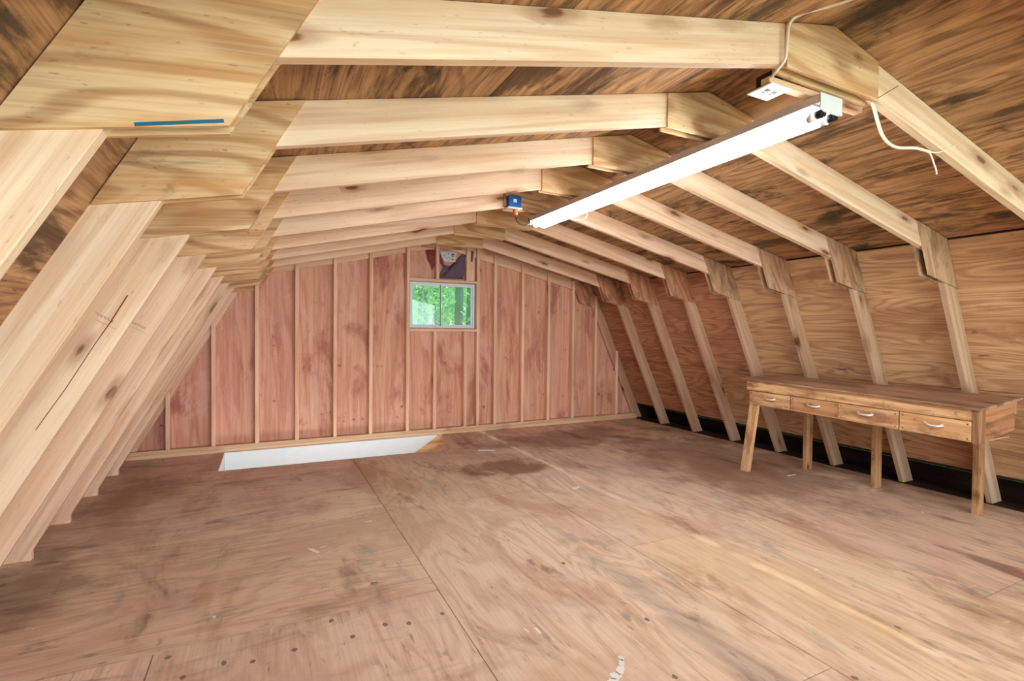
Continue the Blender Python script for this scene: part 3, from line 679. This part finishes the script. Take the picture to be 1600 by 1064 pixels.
tag(tube('black_lead', [(1.79, 3.64, 2.25), (1.792, 3.64, 2.22), (1.81, 3.64, 2.19), (1.85, 3.64, 2.172), (1.905, 3.64, 2.178), (1.938, 3.66, 2.205), (1.944, 3.712, 2.235), (1.952, 3.712, 2.245)], .005, M_CABLEK),
    'thin dark lead from the orange plug to the far end of the tube light', 'cable')
tag(tube('dark_loop', [(1.72, 3.64, 2.35), (1.698, 3.632, 2.385), (1.680, 3.628, 2.41), (1.676, 3.63, 2.37), (1.680, 3.64, 2.32), (1.69, 3.655, 2.30), (1.72, 3.66, 2.315)], .003, M_CABLEK),
    'thin dark wire looped at the left side of the blue junction box', 'cable')
tag(tube('wire_loop', [(2.093, 3.15, 2.24), (2.20, 3.24, 2.235), (2.26, 3.30, 2.225), (2.29, 3.42, 2.215), (2.24, 3.48, 2.22), (2.15, 3.46, 2.238), (2.09, 3.42, 2.24)], .004, M_CABLEW),
    'thin pale wire loop hanging at the right side of the tube light', 'cable')

# ------------------------------------------------------------------ rags and paper above the window
def cloth(name, pts, y, mat, parent=None, wav=.006):
    bm = bmesh.new(); vs = [bm.verts.new((x, 0, z)) for x, z in pts]; bm.faces.new(vs)
    bmesh.ops.triangulate(bm, faces=bm.faces[:], ngon_method='EAR_CLIP'); bmesh.ops.subdivide_edges(bm, edges=bm.edges[:], cuts=3, use_grid_fill=True)
    for v in bm.verts: v.co.y = y+wav*math.sin(v.co.x*70+v.co.z*25)*.6-wav*abs(noise.noise(v.co*14))
    me = bpy.data.meshes.new(name); bm.to_mesh(me); bm.free()
    for f in me.polygons: f.use_smooth = True
    o = link(name, me, parent, mat); s = o.modifiers.new('thick', 'SOLIDIFY'); s.thickness = .0015; return o
rag = tag(cloth('purple_rag', [(1.955, 1.976), (1.975, 2.05), (2.018, 2.15), (2.06, 2.14), (2.12, 2.13), (2.18, 2.135), (2.228, 2.155), (2.235, 2.22), (2.246, 2.289), (2.30, 2.331), (2.297, 2.10), (2.27, 2.095), (2.248, 2.13), (2.262, 2.06), (2.272, 1.981)], 6.152, M_CLOTH, None, .0025),
    'torn dark purple cloth with a scooped neck pinned above the window', 'rag')
tag(cloth('cloth_strip', [(2.352, 2.20), (2.354, 2.34), (2.395, 2.335), (2.378, 2.205)], 6.0775, M_CLOTH, None, .001), 'narrow dark cloth strip on the pale board right of the purple rag', 'rag')
red = tag(cloth('maroon_rag', [(1.778, 2.303), (1.79, 2.322), (1.896, 2.325), (1.896, 2.14), (1.872, 2.09), (1.862, 2.062), (1.85, 2.12), (1.80, 2.2)], 6.152, M_MAROON, None, .0025),
    'torn maroon cloth hanging left of the white paper above the window', 'rag')
cloth('torn_corner', [(1.934, 2.292), (1.96, 2.29), (1.99, 2.22), (2.022, 2.15), (2.005, 2.12), (1.97, 2.16), (1.934, 2.20)], 6.150, M_MAROON, red, .002)
lp = tag(cloth('paper_sheet', [(1.962, 2.324), (1.98, 2.255), (2.024, 2.190), (2.10, 2.192), (2.172, 2.194), (2.180, 2.327)], 6.150, M_PAPER, None, .002),
    'small white printed paper above the window, between the two torn rags', 'paper')
for a, b, w_ in (((2.01, 2.262), (2.03, 2.272), .005), ((2.03, 2.25), (2.035, 2.225), .004), ((2.05, 2.238), (2.07, 2.232), .005), ((2.073, 2.30), (2.081, 2.28), .010), ((2.08, 2.255), (2.095, 2.225), .005),
                 ((2.11, 2.285), (2.155, 2.295), .014), ((2.115, 2.265), (2.15, 2.27), .012), ((2.11, 2.235), (2.14, 2.215), .008), ((2.12, 2.215), (2.15, 2.228), .006), ((2.06, 2.21), (2.09, 2.206), .004)):
    o = plateXZ('printed_mark', quad(a, b, w_), 6.1455, 6.1462, (1, 0), M_INK, None); o.parent = lp

# ------------------------------------------------------------------ bits on the floor
tag(prism('paper_scrap', blob(2.15, 5.06, .09, .028, -.35, 12, .4), .004, (0, 0, .0006), (1, 0, 0), (0, 1, 0), M_SPLAT), 'crumpled white scrap on the floor in front of the gable wall', 'scrap')
tag(board('wood_chip', (.478, 2.606, .0006), (.51, 2.622, .008), 'x', M_KNOT), 'small dark block lying alone on the floor left of centre', 'chip')
tag(board('wood_splinter', (4.30, 3.02, .0006), (4.42, 3.028, .005), 'x', M_SPLAT), 'thin pale stick on the floor between the first two bench legs', 'splinter')
tag(prism('paint_flake', blob(2.33, 3.54, .045, .02, .4, 12, .3), .002, (0, 0, .0008), (1, 0, 0), (0, 1, 0), M_PAPER), 'pale flake on the floor in front of the bench, right of centre', 'scrap')

# ------------------------------------------------------------------ outside, seen through the window
gr = tag(link('lawn', bpy.data.meshes.new('lawn'), None, M_GRASS), kind='structure'); bm = bmesh.new(); bx(bm, (-30, -30, -2.9), (50, 60, -2.7)); bm.to_mesh(gr.data); bm.free()
def tree(x, y, r, h, cr, n, seed, mat, label):
    t = tag(empty('tree', (x, y, -2.7)), label, 'tree', 'trees outside the gable window'); rnd = random.Random(seed)
    cyl('trunk', (x, y, -2.7), (x+.15, y, h), r, M_BARK, t, 14, r*.6)
    vs = []; fs = []
    for i in range(n):
        a = rnd.uniform(0, 6.283); z = rnd.uniform(-1.5, h+1.5); rr = cr*math.sqrt(rnd.random())*(1-.3*abs((z-1.5)/4))
        cx, cy = rr*math.cos(a), rr*math.sin(a)
        p = Vector((cx, cy, z+2.7))
        if noise.noise(p*.9+Vector((seed, 0, 0))) < -.3: continue
        s = rnd.uniform(.05, .12)*(2 if cr > 2.5 else 1); e = Vector((rnd.gauss(0, 1), rnd.gauss(0, 1), rnd.gauss(0, 1))).normalized(); f = e.orthogonal().normalized()
        b = len(vs); vs += [p-e*s, p+f*s*.5, p+e*s, p-f*s*.5]; fs.append((b, b+1, b+2, b+3))
    me = bpy.data.meshes.new('foliage'); me.from_pydata(vs, [], fs); link('foliage', me, t, mat)
tree(4.26, 12.0, .14, 6, .5, 260, 1, M_LEAF, 'tree with the thick dark trunk seen in the right pane of the window')
tree(3.25, 13.4, .09, 6, .78, 2400, 2, M_LEAF2, 'slim tree nearest the left edge of the left window pane')
tree(4.2, 15.4, .10, 6, 1.2, 2400, 3, M_LEAF, 'slim leafy tree seen in the middle of the window')
tree(6.4, 16.9, .12, 6, 1.4, 2600, 4, M_LEAF, 'leafy tree at the right edge of the right window pane')
tree(5.9, 20.6, .14, 8, 1.5, 2600, 5, M_LEAF2, 'leafy tree further back, behind the left window pane')
tree(7.6, 24.6, .2, 9, 2.3, 7000, 6, M_LEAF2, 'broad tree far back, filling the middle of the window')
tree(9.2, 29.8, .2, 9, 2.7, 7000, 7, M_LEAF, 'pale broad tree furthest back behind all the others')
